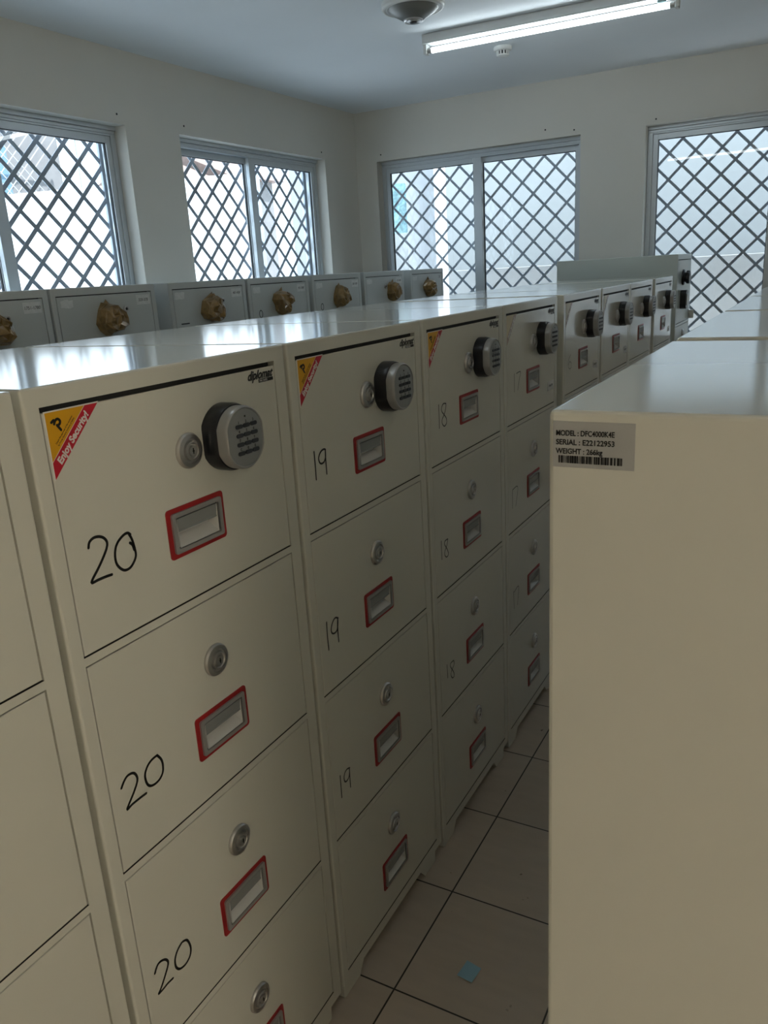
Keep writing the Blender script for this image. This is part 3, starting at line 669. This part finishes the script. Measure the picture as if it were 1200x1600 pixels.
def paper(seed):
    r = random.Random(seed); bm = B(); rings, seg = 6, 13; R = []
    ph = r.uniform(0, 6)
    for j in range(rings):
        f = j / (rings-1)
        x = 0.058 * math.sin(f * math.pi / 2) ** 0.8; rad = 0.066 * math.cos(f * math.pi / 2 * 0.93) ** 0.45
        ring = []
        for k in range(seg):
            t = 2*math.pi*k/seg
            q = rad * (1 + 0.10*math.sin(3*t+ph) + 0.05*math.sin(5*t+2*ph) + 0.07*r.uniform(-1, 1))
            ring.append(bm.verts.new((max(0.0005, x + 0.010*r.uniform(-1, 1)) if j else 0.0005, q*math.cos(t)*1.02, q*math.sin(t)*0.92)))
        R.append(ring)
    for j in range(rings-1):
        for k in range(seg):
            a, b, c, d = R[j][k], R[j][(k+1) % seg], R[j+1][(k+1) % seg], R[j+1][k]
            if r.random() < .5: bm.faces.new((a, b, c)); bm.faces.new((a, c, d))
            else: bm.faces.new((a, b, d)); bm.faces.new((b, c, d))
    bm.faces.new(R[0][::-1]); bm.faces.new(R[-1])
    # a pointed loose flap above
    p = [bm.verts.new(q) for q in ((0.002, -0.030, 0.045), (0.002, 0.030, 0.045), (0.006, r.uniform(-.02, .02), 0.078), (0.016, 0.0, 0.052))]
    bm.faces.new((p[0], p[2], p[3])); bm.faces.new((p[2], p[1], p[3])); bm.faces.new((p[0], p[3], p[1]))
    return mesh_of(bm, 'paper_wrap', M['kraft'])
def torn(seed):
    r = random.Random(seed); n = 16
    pts = []
    for k in range(n):
        t = 2*math.pi*k/n; q = 1 / max(abs(math.cos(t))/0.036, abs(math.sin(t))/0.017) * r.uniform(0.72, 1.0)
        pts.append((q*math.cos(t), q*math.sin(t)))
    bm = B(); add_prism(bm, pts, (0.0001, 0.0005), lambda a, b, c: (c, a, b)); return mesh_of(bm, 'torn_label', M['paperlabel'])
bm = B(); add_box(bm, (0.0001, -0.0385, -0.0195), (0.0005, 0.0385, 0.0195)); ME_GLABEL = mesh_of(bm, 'paper_label', M['paperlabel'])
ring = lambda: [(0.018*math.cos(t)*0.72, 0.018*math.sin(t)) for t in [2*math.pi*k/14 for k in range(15)]]
GROWS = [(0.918, '1751-1780', 0.29, 0.353, 'leftmost grey cabinet on the left wall, its label numbered in pen'), (1.470, '320-370', 0.270, 0.361, 'grey cabinet with taped paper over its dial, below the wall between the left windows'),
         (2.093, '401-450', 0.268, 0.354, 'grey cabinet just right of the gap in the left-wall row'), (2.652, '451-500', 0.270, 0.353, 'fourth grey cabinet from the left, under the second left window'),
         (3.231, '501-550', 0.280, 0.361, 'grey cabinet right of the window, third from the right end of its row'), (3.811, '551-600', 0.361, 0.270, 'grey cabinet whose lock is left of the taped dial, before the last gap'),
         (4.453, '601', 0.272, None, 'last small-looking grey cabinet before the back wall window')]
for n, (y, txt, py, ly, lab) in enumerate(GROWS):
    t = empty('filing_cabinet', lab, 'cabinet', (-1.7, y, 0), 0, 'grey cabinets along the left wall')
    place('body', ME_GBODY, t)
    for i in range(4):
        d = place('drawer', ME_GDR[i], t)
        if i == 0:
            place('dial', ME_DIAL, d, (0, py + 0.020, 1.482)); place('paper_wrap', paper(40 + n), d, (0, py - 0.008, 1.487))['label'] = 'crumpled brown paper taped over the dial'
            if ly: place('lock', ME_GLOCK, d, (0, ly, 1.521)); place('lock_plug', ME_GPLUG, d, (0, ly, 1.521))
            place('torn_label', torn(70 + n), d, (0, 0.067, 1.556))
            if n < 6:
                place('paper_label', ME_GLABEL, d, (0, 0.464, 1.553)); place('label_writing', text_mesh(txt, 0.0165, 0.1, 0, 'label_writing', M['ink'], 'CENTER'), d, mtx=on_front(0.464, 1.547, 0.0007))
            else:
                place('label_writing', text_mesh('23', 0.022, 0.1, 0, 'label_writing', M['inkfaint'], 'CENTER'), d, mtx=on_front(0.47, 1.55, 0.0007))
            if n in (3, 4): place('handwritten_number', mesh_of(ribbon([ring()], 0.0045), 'handwritten_number', M['ink']), d, (0, 0.086, 1.438))
            if n == 2:
                bm = B(); add_box(bm, (0.0001, 0.055, 1.431), (0.0006, 0.109, 1.4365)); obj('tape_strip', bm, M['ink'], d)
        else:
            place('handle', ME_GPULL, d, (0, 0.268, (GZ[i][0] + GZ[i][1]) / 2)); place('lock', ME_GLOCK, d, (0, 0.268, GZ[i][1] - 0.07))

# ------------------------------------------------------------------ tall grey cabinet at the end of the numbered row
TZ = [(1.190, 1.580), (0.815, 1.176), (0.44, 0.80), (0.07, 0.425)]
t = empty('tall_cabinet', 'taller pale grey cabinet standing in front of the back wall windows', 'cabinet', (0, 4.705, 0))
obj('body', carcass(0.545, 1.612, 0.755, (0.025, 0.525), TZ), M['tallgrey'], t).data.materials.append(M['shade_black'])
for i, (a, b) in enumerate(TZ):
    d = obj('drawer', panel_with_hole(0.028, 0.522, a+.003, b-.004), M['tallgrey'], t)
    if i == 0:
        bm = B(); add_lathe(bm, [(0.048, 0), (0.048, 0.008), (0.044, 0.012), (0.030, 0.014), (0.030, 0.024), (0.026, 0.026)], 'x', 40); obj('dial_base', bm, M['black'], d, (0, 0.215, 1.470), smooth=True)
        bm = B(); add_lathe(bm, [(0.036, 0.022), (0.040, 0.026), (0.040, 0.040), (0.034, 0.044)], 'x', 24, lambda q: 1 + 0.05*math.sin(8*q)); obj('dial_knob', bm, M['black'], d, (0, 0.215, 1.470))
        bm = B(); add_prism(bm, round_rect(0.095, 0.115, 0.03), (0, 0.036), lambda p, q, r: (r, p, q)); obj('keypad_housing', bm, M['black'], d, (0, 0.19, 1.335))
        bm = B(); add_box(bm, (0.035, -0.03, -0.035), (0.041, 0.03, 0.035), 0.002); obj('keypad_face', bm, M['silver'], d, (0, 0.19, 1.335))
        bm = B(); add_box(bm, (0.0001, 0, 0), (0.0005, 0.03, 0.03)); obj('paper_label', bm, M['paperlabel'], d, (0, 0.05, 1.52))
    else:
        bm = B(); add_box(bm, (0, -0.065, -0.02), (0.014, 0.065, 0.02), 0.004); obj('handle', bm, M['silver'], d, (0, 0.27, (a+b)/2 - 0.04))
        place('lock', ME_LOCK, d, (0, 0.30, b - 0.06))
bm = B(); add_box(bm, (0, 0, -0.02), (0.034, 0.010, 0.035), 0.004); add_box(bm, (0.0, 0.0, -0.014), (0.012, 0.012, 0.014), 0.002); obj('lever', bm, M['whiteplastic'], t, (0, 0.51, 1.215))

# ------------------------------------------------------------------ paper scrap on the floor
bm = B(); c = [(0.2076, 0.7209), (0.2470, 0.7161), (0.2519, 0.7639), (0.2125, 0.7717)]; n = 6; gr = []
for i in range(n+1):
    row = []
    for j in range(n+1):
        u, v = i/n, j/n
        x = (1-u)*(1-v)*c[0][0] + u*(1-v)*c[1][0] + u*v*c[2][0] + (1-u)*v*c[3][0]; y = (1-u)*(1-v)*c[0][1] + u*(1-v)*c[1][1] + u*v*c[2][1] + (1-u)*v*c[3][1]
        row.append(bm.verts.new((x, y, 0.0014 + 0.004*max(0, 0.6-v)**1.5 + 0.001*max(0, u-.7))))
    gr.append(row)
for i in range(n):
    for j in range(n): bm.faces.new((gr[i][j], gr[i+1][j], gr[i+1][j+1], gr[i][j+1]))
bmesh.ops.recalc_face_normals(bm, faces=bm.faces[:])
for v in bm.verts: v.co.z = max(v.co.z, 0.0012)
bmesh.ops.solidify(bm, geom=bm.faces[:], thickness=-0.0004)
tag(obj('paper_scrap', bm, M['note']), 'small blue square of paper lying on the floor tiles', 'paper')
